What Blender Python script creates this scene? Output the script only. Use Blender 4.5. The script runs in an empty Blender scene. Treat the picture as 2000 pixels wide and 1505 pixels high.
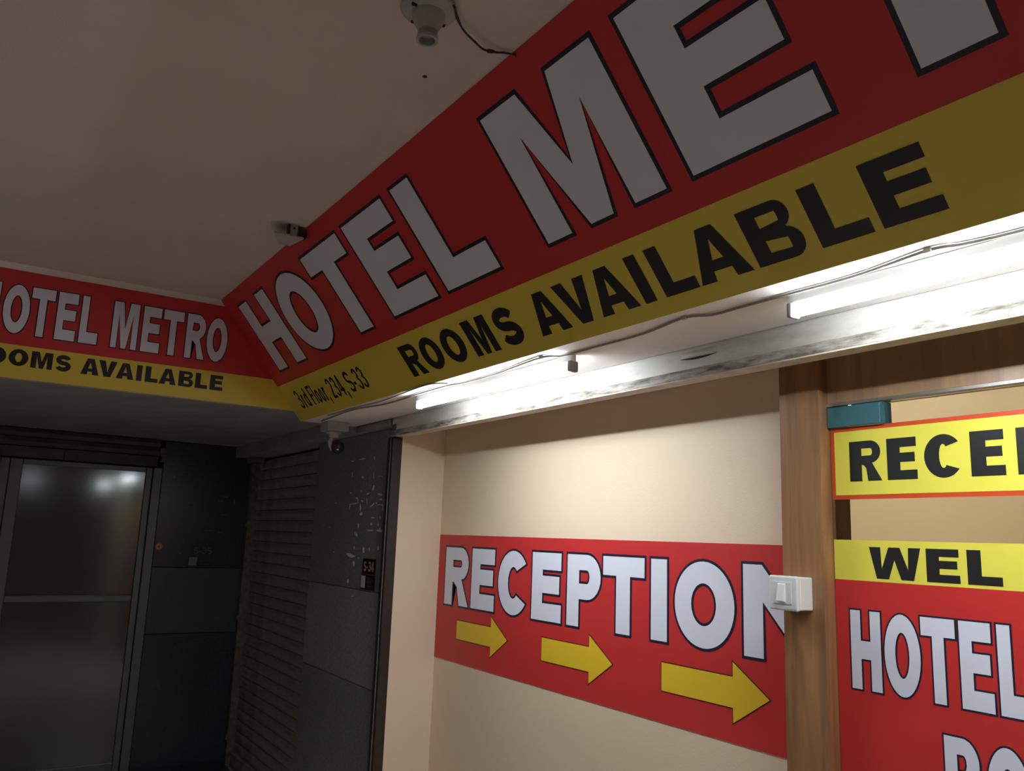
import bpy, bmesh, math, random
from mathutils import Vector, Matrix
from mathutils.geometry import tessellate_polygon

# ------------------------------------------------------------------ camera
F_PX = 1629.71
YAW, PITCH, ROLL = math.radians(32.650), math.radians(10.485), math.radians(2.1474)
CAM = Vector((0.0, 0.0, 1.6))
_fwd = Vector((math.sin(YAW) * math.cos(PITCH), math.cos(YAW) * math.cos(PITCH), math.sin(PITCH)))
_r0 = Vector((math.cos(YAW), -math.sin(YAW), 0.0))
_u0 = _r0.cross(_fwd)
RIGHT = math.cos(ROLL) * _r0 + math.sin(ROLL) * _u0
UP = -math.sin(ROLL) * _r0 + math.cos(ROLL) * _u0
cam_data = bpy.data.cameras.new('camera')
cam_data.sensor_fit = 'HORIZONTAL'
cam_data.sensor_width = 36.0
cam_data.lens = F_PX / 2000.0 * 36.0
cam_data.clip_start = 0.02
cam = bpy.data.objects.new('camera', cam_data)
m = Matrix((RIGHT, UP, -_fwd)).transposed().to_4x4()
m.translation = CAM
cam.matrix_world = m
COL = bpy.context.scene.collection
COL.objects.link(cam)
bpy.context.scene.camera = cam

# ------------------------------------------------------------------ world, exposure
scene = bpy.context.scene
world = bpy.data.worlds.new('world')
world.use_nodes = True
world.node_tree.nodes['Background'].inputs[0].default_value = (0.5, 0.55, 0.6, 1)
world.node_tree.nodes['Background'].inputs[1].default_value = 0.02
scene.world = world
vs = scene.view_settings
vs.view_transform = 'Standard'
vs.look = 'None'
vs.gamma = 1.0
vs.use_curve_mapping = False
vs.exposure = 0.70
STRIP_POWER = 98.0    # downward facing LED strip of the two tubes under the soffit
TUBE_POWER = 11.0      # glow of the tube bodies
CORRIDOR_POWER = 11.0  # tube further back in the corridor
ROOM_POWER = 42.0      # tube inside the reception room

# ------------------------------------------------------------------ pixel -> place (each on the plane the thing touches)
def ray(x, y):
    return RIGHT * ((x - 1000) / F_PX) + UP * (-(y - 752.5) / F_PX) + _fwd
def atX(x, y, X):
    d = ray(x, y); return CAM + d * (X / d.x)
def atY(x, y, Y):
    d = ray(x, y); return CAM + d * (Y / d.y)
def atZ(x, y, Z):
    d = ray(x, y); return CAM + d * ((Z - 1.6) / d.z)

# ------------------------------------------------------------------ materials
MATS = {}
def mat(name, col, rough=0.6, metal=0.0, var=0.0, vscale=8.0, bump=0.0, bscale=60.0, emit=None, power=0.0, spec=0.5, coat=0.0):
    M = bpy.data.materials.new(name); M.use_nodes = True
    nt = M.node_tree; b = nt.nodes['Principled BSDF']
    b.inputs['Base Color'].default_value = (*col, 1)
    b.inputs['Roughness'].default_value = rough
    b.inputs['Metallic'].default_value = metal
    b.inputs['Specular IOR Level'].default_value = spec
    b.inputs['Coat Weight'].default_value = coat
    if emit:
        b.inputs['Emission Color'].default_value = (*emit, 1)
        b.inputs['Emission Strength'].default_value = power
    tc = nt.nodes.new('ShaderNodeTexCoord')
    if var:
        n = nt.nodes.new('ShaderNodeTexNoise'); n.inputs['Scale'].default_value = vscale; n.inputs['Detail'].default_value = 6
        nt.links.new(tc.outputs['Object'], n.inputs['Vector'])
        r = nt.nodes.new('ShaderNodeValToRGB')
        r.color_ramp.elements[0].position = 0.3; r.color_ramp.elements[1].position = 0.7
        r.color_ramp.elements[0].color = (*[c * (1 - var) for c in col], 1)
        r.color_ramp.elements[1].color = (*[min(1, c * (1 + var)) for c in col], 1)
        nt.links.new(n.outputs['Fac'], r.inputs['Fac']); nt.links.new(r.outputs['Color'], b.inputs['Base Color'])
    if bump:
        n2 = nt.nodes.new('ShaderNodeTexNoise'); n2.inputs['Scale'].default_value = bscale; n2.inputs['Detail'].default_value = 4
        nt.links.new(tc.outputs['Object'], n2.inputs['Vector'])
        bp = nt.nodes.new('ShaderNodeBump'); bp.inputs['Strength'].default_value = bump; bp.inputs['Distance'].default_value = 0.004
        nt.links.new(n2.outputs['Fac'], bp.inputs['Height']); nt.links.new(bp.outputs['Normal'], b.inputs['Normal'])
    MATS[name] = M
    return M

def wood_mat(name, c1, c2, scale=(14, 14, 0.9), rough=0.35):
    M = bpy.data.materials.new(name); M.use_nodes = True
    nt = M.node_tree; b = nt.nodes['Principled BSDF']; b.inputs['Roughness'].default_value = rough
    tc = nt.nodes.new('ShaderNodeTexCoord'); mp = nt.nodes.new('ShaderNodeMapping'); mp.inputs['Scale'].default_value = scale
    n = nt.nodes.new('ShaderNodeTexNoise'); n.inputs['Scale'].default_value = 2.2; n.inputs['Detail'].default_value = 9; n.inputs['Distortion'].default_value = 1.4
    r = nt.nodes.new('ShaderNodeValToRGB')
    r.color_ramp.elements[0].position = 0.32; r.color_ramp.elements[1].position = 0.68
    r.color_ramp.elements[0].color = (*c1, 1); r.color_ramp.elements[1].color = (*c2, 1)
    nt.links.new(tc.outputs['Object'], mp.inputs['Vector']); nt.links.new(mp.outputs['Vector'], n.inputs['Vector'])
    nt.links.new(n.outputs['Fac'], r.inputs['Fac']); nt.links.new(r.outputs['Color'], b.inputs['Base Color'])
    MATS[name] = M
    return M

def grime_mat(name, base, dirt, lo, hi, scale, rough, metal=0.0):
    """painted metal with blotchy dirt or rust of its own shape"""
    M = bpy.data.materials.new(name); M.use_nodes = True
    nt = M.node_tree; b = nt.nodes['Principled BSDF']; b.inputs['Roughness'].default_value = rough; b.inputs['Metallic'].default_value = metal
    tc = nt.nodes.new('ShaderNodeTexCoord'); mp = nt.nodes.new('ShaderNodeMapping'); mp.inputs['Scale'].default_value = scale
    n = nt.nodes.new('ShaderNodeTexNoise'); n.inputs['Scale'].default_value = 1.0; n.inputs['Detail'].default_value = 10; n.inputs['Roughness'].default_value = 0.65
    r = nt.nodes.new('ShaderNodeValToRGB')
    r.color_ramp.elements[0].position = lo; r.color_ramp.elements[1].position = hi
    r.color_ramp.elements[0].color = (*dirt, 1); r.color_ramp.elements[1].color = (*base, 1)
    nt.links.new(tc.outputs['Object'], mp.inputs['Vector']); nt.links.new(mp.outputs['Vector'], n.inputs['Vector'])
    nt.links.new(n.outputs['Fac'], r.inputs['Fac']); nt.links.new(r.outputs['Color'], b.inputs['Base Color'])
    MATS[name] = M
    return M

mat('ceiling_paint', (0.62, 0.53, 0.50), 0.85, var=0.05, vscale=1.5, bump=0.25, bscale=220)
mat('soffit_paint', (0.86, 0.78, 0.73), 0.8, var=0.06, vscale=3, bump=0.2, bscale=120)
mat('grey_plaster', (0.30, 0.30, 0.29), 0.85, var=0.2, vscale=4, bump=0.3, bscale=60)
mat('cream_wall', (0.80, 0.625, 0.455), 0.6, var=0.03, vscale=1.2, bump=0.1, bscale=160)
mat('room_wall', (0.74, 0.61, 0.42), 0.7, var=0.03, vscale=1.2)
mat('corridor_wall', (0.72, 0.66, 0.60), 0.8, var=0.08, vscale=2)
mat('floor_tile', (0.78, 0.72, 0.65), 0.35, var=0.1, vscale=5)
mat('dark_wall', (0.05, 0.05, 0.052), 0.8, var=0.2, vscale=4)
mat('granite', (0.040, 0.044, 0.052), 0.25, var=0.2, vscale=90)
mat('granite_sheen', (0.056, 0.062, 0.070), 0.32, var=0.15, vscale=70)  # middle slab: reflected light put into a lighter colour
mat('pillar_glare_granite', (0.20, 0.207, 0.222), 0.38, var=0.3, vscale=80)  # black granite lightened: lens glare and grazing light put into the colour
mat('pillar_glare_mid', (0.26, 0.268, 0.28), 0.42, var=0.25, vscale=70)  # middle pillar slab, lighter still: glare and reflection put into the colour
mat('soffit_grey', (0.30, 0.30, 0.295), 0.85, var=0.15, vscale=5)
mat('plaster_edge', (0.17, 0.15, 0.13), 0.9, var=0.3, vscale=25)
mat('sign_red', (0.58, 0.034, 0.034), 0.42, var=0.02, vscale=2)
mat('sign_yellow', (0.78, 0.58, 0.075), 0.42, var=0.02, vscale=2)
mat('sign_white', (0.76, 0.76, 0.86), 0.42)
mat('sign_navy', (0.016, 0.014, 0.034), 0.42)
mat('sign_black', (0.014, 0.014, 0.014), 0.42)
mat('door_yellow', (0.80, 0.70, 0.09), 0.35)
mat('door_red', (0.60, 0.034, 0.030), 0.35)
mat('border_red', (0.62, 0.07, 0.02), 0.35)
mat('arrow_yellow', (0.80, 0.53, 0.03), 0.42)
mat('arrow_brown', (0.10, 0.02, 0.012), 0.42)
mat('aluminium', (0.16, 0.165, 0.175), 0.42, metal=0.35, var=0.08, vscale=20)
mat('frosted_glass', (0.080, 0.084, 0.083), 0.10, spec=0.9, var=0.06, vscale=3)
grime_mat('shutter_steel', (0.40, 0.385, 0.36), (0.20, 0.185, 0.17), 0.3, 0.65, (6, 6, 25), 0.6, 0.15)
grime_mat('shutter_bar_paint', (0.70, 0.66, 0.60), (0.54, 0.50, 0.45), 0.34, 0.56, (20, 5, 20), 0.5, 0.1)
grime_mat('dirty_angle', (0.50, 0.46, 0.41), (0.10, 0.075, 0.055), 0.36, 0.60, (60, 9, 60), 0.7)
mat('edge_lip', (0.58, 0.47, 0.38), 0.6, var=0.2, vscale=18)
mat('old_rail', (0.065, 0.056, 0.047), 0.6, var=0.25, vscale=12)
mat('guide_brown', (0.028, 0.018, 0.013), 0.5, var=0.3, vscale=30)
mat('guide_grey', (0.12, 0.105, 0.09), 0.6, var=0.4, vscale=30)
mat('bracket_grey', (0.13, 0.13, 0.13), 0.6, var=0.2, vscale=30)
wood_mat('wood', (0.22, 0.100, 0.044), (0.40, 0.20, 0.088), (9, 9, 0.7), 0.32)
wood_mat('wood_header', (0.28, 0.16, 0.09), (0.42, 0.24, 0.13), (9, 9, 0.7), 0.32)  # header wood lightened, lens glare put into its colour
mat('white_plastic', (0.78, 0.78, 0.77), 0.35)
mat('old_plastic', (0.42, 0.39, 0.37), 0.5, var=0.1, vscale=20)
mat('grey_plastic', (0.30, 0.30, 0.30), 0.5)
mat('dark_plastic', (0.02, 0.016, 0.017), 0.25)
mat('maroon_ball', (0.045, 0.016, 0.018), 0.22)
mat('wire_dark', (0.03, 0.022, 0.02), 0.6)
mat('wire_grey', (0.30, 0.26, 0.23), 0.6)
mat('teal_metal', (0.07, 0.20, 0.235), 0.3, metal=0.35)
mat('steel', (0.35, 0.33, 0.31), 0.35, metal=0.8)
mat('chrome', (0.8, 0.8, 0.8), 0.12, metal=1.0)
mat('brass', (0.62, 0.32, 0.11), 0.45, metal=0.1)
mat('plate_black', (0.006, 0.006, 0.006), 0.3)
mat('gold_print', (0.50, 0.30, 0.12), 0.5)
mat('shaded_print', (0.035, 0.033, 0.032), 0.5)  # lower figures of the end wall plate, shade put into the colour
mat('dim_gold', (0.09, 0.075, 0.06), 0.5)  # bronze figures; on the end wall plate, gold with shade in its colour
mat('sticker_shaded', (0.22, 0.22, 0.23), 0.6)  # white paper with the end wall's shade put into its colour
mat('sticker_white', (0.55, 0.55, 0.56), 0.6)
mat('glue_white', (0.78, 0.79, 0.80), 0.8)
mat('glue_grey', (0.085, 0.088, 0.09), 0.8)
mat('hole_dark', (0.02, 0.018, 0.016), 0.9)
mat('tube_glow', (0.9, 0.95, 1.0), 0.5, emit=(0.84, 0.95, 1.0), power=TUBE_POWER)
mat('strip_glow', (0.9, 0.95, 1.0), 0.5, emit=(0.86, 0.95, 1.0), power=STRIP_POWER)
mat('corridor_glow', (0.9, 0.95, 1.0), 0.5, emit=(0.80, 0.93, 1.0), power=CORRIDOR_POWER)
mat('room_glow', (1, 0.95, 0.85), 0.5, emit=(1.0, 0.95, 0.88), power=ROOM_POWER)
def glass_mat():
    M = bpy.data.materials.new('clear_glass'); M.use_nodes = True
    nt = M.node_tree
    out = nt.nodes['Material Output']; nt.nodes.remove(nt.nodes['Principled BSDF'])
    tr = nt.nodes.new('ShaderNodeBsdfTransparent'); tr.inputs[0].default_value = (0.90, 0.94, 0.92, 1)
    gl = nt.nodes.new('ShaderNodeBsdfGlossy'); gl.inputs['Roughness'].default_value = 0.02
    fr = nt.nodes.new('ShaderNodeFresnel'); fr.inputs[0].default_value = 1.45
    mx = nt.nodes.new('ShaderNodeMixShader')
    nt.links.new(fr.outputs[0], mx.inputs[0]); nt.links.new(tr.outputs[0], mx.inputs[1]); nt.links.new(gl.outputs[0], mx.inputs[2])
    nt.links.new(mx.outputs[0], out.inputs[0])
    MATS['clear_glass'] = M
glass_mat()

# ------------------------------------------------------------------ object helpers
ORIGIN = {}
def thing(name, loc, label, cat, group=None, kind=None):
    o = bpy.data.objects.new(name, None); COL.objects.link(o)
    o.empty_display_size = 0.05
    o.location = loc; ORIGIN[o] = Vector(loc)
    tag(o, label, cat, group, kind)
    return o
def tag(o, label=None, cat=None, group=None, kind=None):
    if label: o['label'] = label
    if cat: o['category'] = cat
    if group: o['group'] = group
    if kind: o['kind'] = kind
    return o
def obj(name, bm, material, parent=None, smooth=False, kind=None, label=None):
    """bm holds world coordinates; they become local to the thing's origin"""
    if parent is not None:
        org = ORIGIN[parent]
    else:
        xs = [v.co for v in bm.verts]
        org = Vector(((min(v.x for v in xs) + max(v.x for v in xs)) / 2, (min(v.y for v in xs) + max(v.y for v in xs)) / 2, min(v.z for v in xs)))
    for v in bm.verts: v.co -= org
    me = bpy.data.meshes.new(name)
    bm.to_mesh(me); bm.free()
    if smooth:
        for p in me.polygons: p.use_smooth = True
    me.materials.append(MATS[material])
    o = bpy.data.objects.new(name, me); COL.objects.link(o)
    if parent is None: o.location = org
    else: o.parent = parent
    ORIGIN[o] = org
    if kind: o['kind'] = kind
    if label: o['label'] = label
    return o
def box_bm(x0, x1, y0, y1, z0, z1, bev=0.0, bm=None):
    b = bmesh.new()
    bmesh.ops.create_cube(b, size=1.0)
    for v in b.verts:
        v.co = Vector(((x0 + x1) / 2 + v.co.x * (x1 - x0), (y0 + y1) / 2 + v.co.y * (y1 - y0), (z0 + z1) / 2 + v.co.z * (z1 - z0)))
    if bev: bmesh.ops.bevel(b, geom=b.edges[:], offset=bev, segments=2, affect='EDGES', profile=0.5)
    if bm is None: return b
    merge(bm, b); return bm
def merge(dst, src):
    mp = {v: dst.verts.new(v.co) for v in src.verts}
    for f in src.faces:
        try: dst.faces.new([mp[v] for v in f.verts])
        except ValueError: pass
    src.free()
def box(name, x0, x1, y0, y1, z0, z1, material, parent=None, bev=0.0, **k):
    return obj(name, box_bm(x0, x1, y0, y1, z0, z1, bev), material, parent, **k)
def struct(o, label, cat):
    return tag(o, label, cat, kind='structure')
def sweep_bm(profile, axis0, axis1, ex, ey, path0, path1):
    """profile points (a,b) along ex,ey extruded from path0 to path1"""
    bm = bmesh.new()
    A = [bm.verts.new(path0 + ex * a + ey * b) for a, b in profile]
    B = [bm.verts.new(path1 + ex * a + ey * b) for a, b in profile]
    n = len(A)
    for i in range(n): bm.faces.new((A[i], A[(i + 1) % n], B[(i + 1) % n], B[i]))
    bm.faces.new(A[::-1]); bm.faces.new(B)
    bmesh.ops.recalc_face_normals(bm, faces=bm.faces[:])
    return bm
def prism_y(poly_xz, y0, y1):
    return sweep_bm(poly_xz, 0, 0, Vector((1, 0, 0)), Vector((0, 0, 1)), Vector((0, y0, 0)), Vector((0, y1, 0)))
def lathe_bm(profile, center, axis=(0, 0, -1), seg=28):
    """profile (r, d): radius r at distance d along axis from center"""
    ax = Vector(axis).normalized()
    t = Vector((1, 0, 0)) if abs(ax.x) < 0.9 else Vector((0, 1, 0))
    e1 = ax.cross(t).normalized(); e2 = ax.cross(e1)
    bm = bmesh.new(); rings = []
    for r, d in profile:
        if r < 1e-6: rings.append([bm.verts.new(Vector(center) + ax * d)])
        else: rings.append([bm.verts.new(Vector(center) + ax * d + e1 * (r * math.cos(2 * math.pi * i / seg)) + e2 * (r * math.sin(2 * math.pi * i / seg))) for i in range(seg)])
    for a, b in zip(rings, rings[1:]):
        for i in range(seg):
            j = (i + 1) % seg
            if len(a) == 1: bm.faces.new((a[0], b[i], b[j]))
            elif len(b) == 1: bm.faces.new((a[i], a[j], b[0]))
            else: bm.faces.new((a[i], a[j], b[j], b[i]))
    bmesh.ops.recalc_face_normals(bm, faces=bm.faces[:])
    return bm
def tube_bm(pts, r, seg=8, bm=None):
    own = bm is None
    if own: bm = bmesh.new()
    pts = [Vector(p) for p in pts]
    rings = []
    for i, p in enumerate(pts):
        d = (pts[min(i + 1, len(pts) - 1)] - pts[max(i - 1, 0)]).normalized()
        t = Vector((0, 0, 1)) if abs(d.z) < 0.9 else Vector((1, 0, 0))
        e1 = d.cross(t).normalized(); e2 = d.cross(e1)
        rings.append([bm.verts.new(p + e1 * (r * math.cos(2 * math.pi * k / seg)) + e2 * (r * math.sin(2 * math.pi * k / seg))) for k in range(seg)])
    for a, b in zip(rings, rings[1:]):
        for k in range(seg): bm.faces.new((a[k], a[(k + 1) % seg], b[(k + 1) % seg], b[k]))
    bm.faces.new(rings[0][::-1]); bm.faces.new(rings[-1])
    if own: bmesh.ops.recalc_face_normals(bm, faces=bm.faces[:])
    return bm
def smooth_path(pts, n=8):
    pts = [Vector(p) for p in pts]; out = []
    for i in range(len(pts) - 1):
        p0 = pts[max(i - 1, 0)]; p1 = pts[i]; p2 = pts[i + 1]; p3 = pts[min(i + 2, len(pts) - 1)]
        for k in range(n):
            t = k / n
            out.append(0.5 * ((2 * p1) + (p2 - p0) * t + (2 * p0 - 5 * p1 + 4 * p2 - p3) * t * t + (3 * p1 - p0 - 3 * p2 + p3) * t ** 3))
    out.append(pts[-1])
    return out

# ------------------------------------------------------------------ lettering: outlines drawn here, one polygon set per character
def arc(cx, cy, rx, ry, a0, a1, n=14):
    return [(cx + rx * math.cos(math.radians(a0 + (a1 - a0) * i / n)), cy + ry * math.sin(math.radians(a0 + (a1 - a0) * i / n))) for i in range(n + 1)]
def area(l):
    return sum(l[i][0] * l[(i + 1) % len(l)][1] - l[(i + 1) % len(l)][0] * l[i][1] for i in range(len(l))) / 2
def stroke(pts, t):
    L, R = [], []
    n = len(pts)
    for i in range(n):
        def nrm(a, b):
            dx, dy = b[0] - a[0], b[1] - a[1]; q = math.hypot(dx, dy) or 1; return (-dy / q, dx / q)
        ns = []
        if i > 0: ns.append(nrm(pts[i - 1], pts[i]))
        if i < n - 1: ns.append(nrm(pts[i], pts[i + 1]))
        nx = sum(a[0] for a in ns) / len(ns); ny = sum(a[1] for a in ns) / len(ns)
        q = nx * nx + ny * ny; q = max(q, 0.4)
        nx /= q; ny /= q
        L.append((pts[i][0] + nx * t / 2, pts[i][1] + ny * t / 2)); R.append((pts[i][0] - nx * t / 2, pts[i][1] - ny * t / 2))
    return L + R[::-1]
def glyph(ch, w, h, s, b):
    """list of contours groups [(outer, [holes])]; w,h size, s stem width, b bar height"""
    def P(*p): return list(p)
    if ch == 'H':
        y0, y1 = h * 0.5 - b * 0.52, h * 0.5 + b * 0.52
        return [(P((0, 0), (s, 0), (s, y0), (w - s, y0), (w - s, 0), (w, 0), (w, h), (w - s, h), (w - s, y1), (s, y1), (s, h), (0, h)), [])]
    if ch == 'I' or ch == 'l': return [(P((0, 0), (w, 0), (w, h), (0, h)), [])]
    if ch == 'L': return [(P((0, 0), (w, 0), (w, b * 1.08), (s, b * 1.08), (s, h), (0, h)), [])]
    if ch == 'T': return [(P((w / 2 - s / 2, 0), (w / 2 + s / 2, 0), (w / 2 + s / 2, h - b), (w, h - b), (w, h), (0, h), (0, h - b), (w / 2 - s / 2, h - b)), [])]
    if ch == 'E':
        m0, m1 = h * 0.53 - b / 2, h * 0.53 + b / 2
        return [(P((0, 0), (w, 0), (w, b), (s, b), (s, m0), (w * 0.93, m0), (w * 0.93, m1), (s, m1), (s, h - b), (w * 0.985, h - b), (w * 0.985, h), (0, h)), [])]
    if ch == 'F':
        m0, m1 = h * 0.50 - b / 2, h * 0.50 + b / 2
        return [(P((0, 0), (s, 0), (s, m0), (w * 0.9, m0), (w * 0.9, m1), (s, m1), (s, h - b), (w, h - b), (w, h), (0, h)), [])]
    if ch in 'Oo': return [(arc(w / 2, h / 2, w / 2, h / 2, 0, 360, 44)[:-1], [arc(w / 2, h / 2, w / 2 - s, h / 2 - b, 0, 360, 36)[:-1]])]
    if ch == 'C':
        o = arc(w / 2 + 0.02 * w, h / 2, w / 2 + 0.02 * w, h / 2, 38, 322, 36); i = arc(w / 2 + 0.02 * w, h / 2, w / 2 - s, h / 2 - b, 322 - 12, 38 + 12, 28)
        return [(o + i, [])]
    if ch == 'M':
        st = s * 0.85; fl = min(w * 0.36, s * 1.42); c = min(w * 0.19, s * 0.76) / 2
        return [(P((0, 0), (st, 0), (st, h * 0.75), (w / 2 - c, 0), (w / 2 + c, 0), (w - st, h * 0.75), (w - st, 0), (w, 0), (w, h), (w - fl, h), (w / 2, h * 0.41), (fl, h), (0, h)), [])]
    if ch == 'N':
        return [(P((0, 0), (s, 0), (s, h * 0.60), (w - s, 0), (w, 0), (w, h), (w - s, h), (w - s, h * 0.42), (s * 0.95, h), (0, h)), [])]
    if ch == 'A':
        k = s * 1.1
        hb = h * 0.19
        def xl(y): return (w / 2 - k * 0.52) * y / h
        return [(P((0, 0), (k, 0), (k + (w / 2 - k) * 0.19 * 0.62, hb), (w - k - (w / 2 - k) * 0.19 * 0.62, hb), (w - k, 0), (w, 0), (w / 2 + k * 0.52, h), (w / 2 - k * 0.52, h)),
                 [P((w / 2, h * 0.77), (w / 2 - w * 0.105, h * 0.39), (w / 2 + w * 0.105, h * 0.39))])]
    if ch == 'V':
        k = s * 1.1
        return [(P((w / 2 - k * 0.5, 0), (w / 2 + k * 0.5, 0), (w, h), (w - k, h), (w / 2, h * 0.30), (k, h), (0, h)), [])]
    if ch == 'W':
        k = s * 0.98
        return [(P((w * 0.14, 0), (w * 0.14 + k * 1.05, 0), (w / 2, h * 0.60), (w * 0.86 - k * 1.05, 0), (w * 0.86, 0), (w, h), (w - k, h), (w * 0.755, h * 0.32), (w / 2 + k * 0.48, h), (w / 2 - k * 0.48, h), (w * 0.245, h * 0.32), (k, h), (0, h)), [])]
    if ch in 'RP':
        yb = h * 0.44 if ch == 'R' else h * 0.38
        bw = w * (0.97 if ch == 'R' else 1.0)
        ry = (h - yb) / 2; cy = yb + ry; cx = bw - min(ry, w * 0.45)
        rx = bw - cx
        bow = arc(cx, cy, rx, ry, -90, 90, 14)
        hole = [(s, yb + b * 0.85), *arc(cx, cy, max(rx - s, rx * 0.2), ry - b * 0.85, -90, 90, 10), (s, h - b * 0.85)]
        if ch == 'P':
            return [([(0, 0), (s, 0), (s, yb)] + bow + [(0, h)], [hole])]
        q = s * 1.12
        leg = [(w - q, 0), (w, 0), (w * 0.80, h * 0.30), (w * 0.70, yb + h * 0.02)]
        keep = [p for p in bow if not (p[1] < yb + h * 0.022 and p[0] < w * 0.72)]
        return [([(0, 0), (s, 0), (s, h * 0.40), (s + w * 0.05, h * 0.40), (w * 0.52, h * 0.32)] + leg + keep + [(0, h)], [hole])]
    if ch == 'B':
        ym = h * 0.53
        r1 = (h - ym) / 2; r2 = ym / 2
        top = arc(w * 0.94 - min(r1, w * .4), ym + r1, min(r1, w * .4), r1, -70, 90, 12)
        bot = arc(w - min(r2, w * .42), r2, min(r2, w * .42), r2, -90, 75, 12)
        h1 = [(s, ym + b * 0.42), *arc(w * 0.94 - min(r1, w * .4), ym + r1 - b * .1, max(0.01 * w, min(r1, w * .4) - s * .85), r1 - b * 0.70, -90, 90, 8), (s, h - b * 0.8)]
        h2 = [(s, b * 0.85), *arc(w - min(r2, w * .42), r2 - b * .0, max(0.01 * w, min(r2, w * .42) - s * .9), r2 - b * 0.78, -90, 90, 8), (s, ym - b * 0.6)]
        return [([(0, 0)] + bot + top + [(0, h)], [h1, h2])]
    if ch == 'S':
        t = b * 1.12; ym = h * 0.5
        cyu = (h - t / 2 + ym) / 2; ryu = (h - t / 2 - ym) / 2; cyl = (t / 2 + ym) / 2; ryl = (ym - t / 2) / 2
        rx = w / 2 - min(s * 0.45, w * 0.22)
        c = arc(w / 2, cyu, rx * 0.95, ryu, 18, 262, 22) + arc(w / 2, cyl, rx, ryl, 82, -162, 22)
        return [(stroke(c, t), [])]
    if ch == '3':
        t = b; cyu = (h - t / 2 + h * .53) / 2; ryu = (h - t / 2 - h * .53) / 2; cyl = (t / 2 + h * .53) / 2; ryl = (h * .53 - t / 2) / 2
        rx = w / 2 - s * 0.4
        c = arc(w / 2, cyu, rx * .92, ryu, 165, -80, 18) + arc(w / 2, cyl, rx, ryl, 80, -165, 18)
        return [(stroke(c, t), [])]
    if ch == '2':
        t = b
        c = arc(w / 2, h * .70, w / 2 - s * .4, h * .30 - t / 2, 170, -25, 16) + [(s * .6, t * 1.0)]
        return [(stroke(c, t), []), (P((0, 0), (w, 0), (w, t), (0, t)), [])]
    if ch == '4':
        return [(P((w * .62 - s / 2, 0), (w * .62 + s / 2, 0), (w * .62 + s / 2, h * .22), (w, h * .22), (w, h * .22 + b), (w * .62 + s / 2, h * .22 + b), (w * .62 + s / 2, h), (w * .62 - s / 2, h), (0, h * .22 + b), (0, h * .22), (w * .62 - s / 2, h * .22)),
                 [P((w * .62 - s / 2, h * .22 + b), (w * .62 - s / 2, h * .72), (s * .75, h * .22 + b))])]
    if ch == '5':
        t = b
        c = [(w * .92, h - t / 2), (w * .2, h - t / 2), (w * .12, h * .52)] + arc(w / 2, h * .32, w / 2 - s * .4, h * .32 - t / 2, 120, -160, 18)
        return [(stroke(c, t), [])]
    if ch == 'd':
        x = h * 0.70
        g = [(arc(w / 2, x / 2, w / 2, x / 2, 0, 360, 28)[:-1], [arc(w / 2, x / 2, w / 2 - s, x / 2 - b, 0, 360, 24)[:-1]])]
        return g + [(P((w - s, 0), (w, 0), (w, h), (w - s, h)), [])]
    if ch == 'r':
        x = h * 0.70
        return [(P((0, 0), (s, 0), (s, x * .6), (w * .75, x - b * 1.1), (w, x - b), (w, x), (w * .6, x), (s, x * .86), (s, x), (0, x)), [])]
    if ch == ',': return [(P((0, 0), (w * .35, -h * .2), (w * .75, -h * .2), (w, 0), (w, b), (0, b)), [])]
    if ch == '-': return [(P((0, h * .30), (w, h * .30), (w, h * .30 + b), (0, h * .30 + b)), [])]
    return []
def grow(loop, d):
    """offset a closed loop outwards (to its right when counter-clockwise) by d"""
    ccw = area(loop) > 0
    n = len(loop); out = []
    for i in range(n):
        a, p, c = loop[i - 1], loop[i], loop[(i + 1) % n]
        def nr(u, v):
            dx, dy = v[0] - u[0], v[1] - u[1]; q = math.hypot(dx, dy) or 1e-9; return (dy / q, -dx / q)
        n1, n2 = nr(a, p), nr(p, c)
        mx, my = n1[0] + n2[0], n1[1] + n2[1]; q = (mx * mx + my * my) / 2
        q = max(q, 0.35)
        k = d if ccw else -d
        out.append((p[0] + mx / q * k, p[1] + my / q * k))
    return out
class Frame:
    def __init__(s, O, u, v):
        s.O = Vector(O); s.u = Vector(u).normalized(); s.v = Vector(v).normalized(); s.n = s.u.cross(s.v)
    def p3(s, a, b, h=0.0): return s.O + s.u * a + s.v * b + s.n * h
    def px(s, x, y):
        d = ray(x, y); q = CAM + d * ((s.O - CAM).dot(s.n) / d.dot(s.n)) - s.O
        return (q.dot(s.u), q.dot(s.v))
def fill_bm(frame, groups, lift, bm=None):
    bm = bm or bmesh.new()
    for outer, holes in groups:
        loops = [[Vector((x, y, 0)) for x, y in l] for l in [outer] + holes]
        flat = [p for l in loops for p in l]
        vs_ = [bm.verts.new(frame.p3(p.x, p.y, lift)) for p in flat]
        for t in tessellate_polygon(loops):
            f = [vs_[i] for i in t]
            try: fc = bm.faces.new(f)
            except ValueError: continue
            fc.normal_update()
            if fc.normal.dot(frame.n) < 0: fc.normal_flip()
    return bm
def offset_groups(groups, dx, dy): return [([(x + dx, y + dy) for x, y in o], [[(x + dx, y + dy) for x, y in hh] for hh in hs]) for o, hs in groups]
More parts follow.
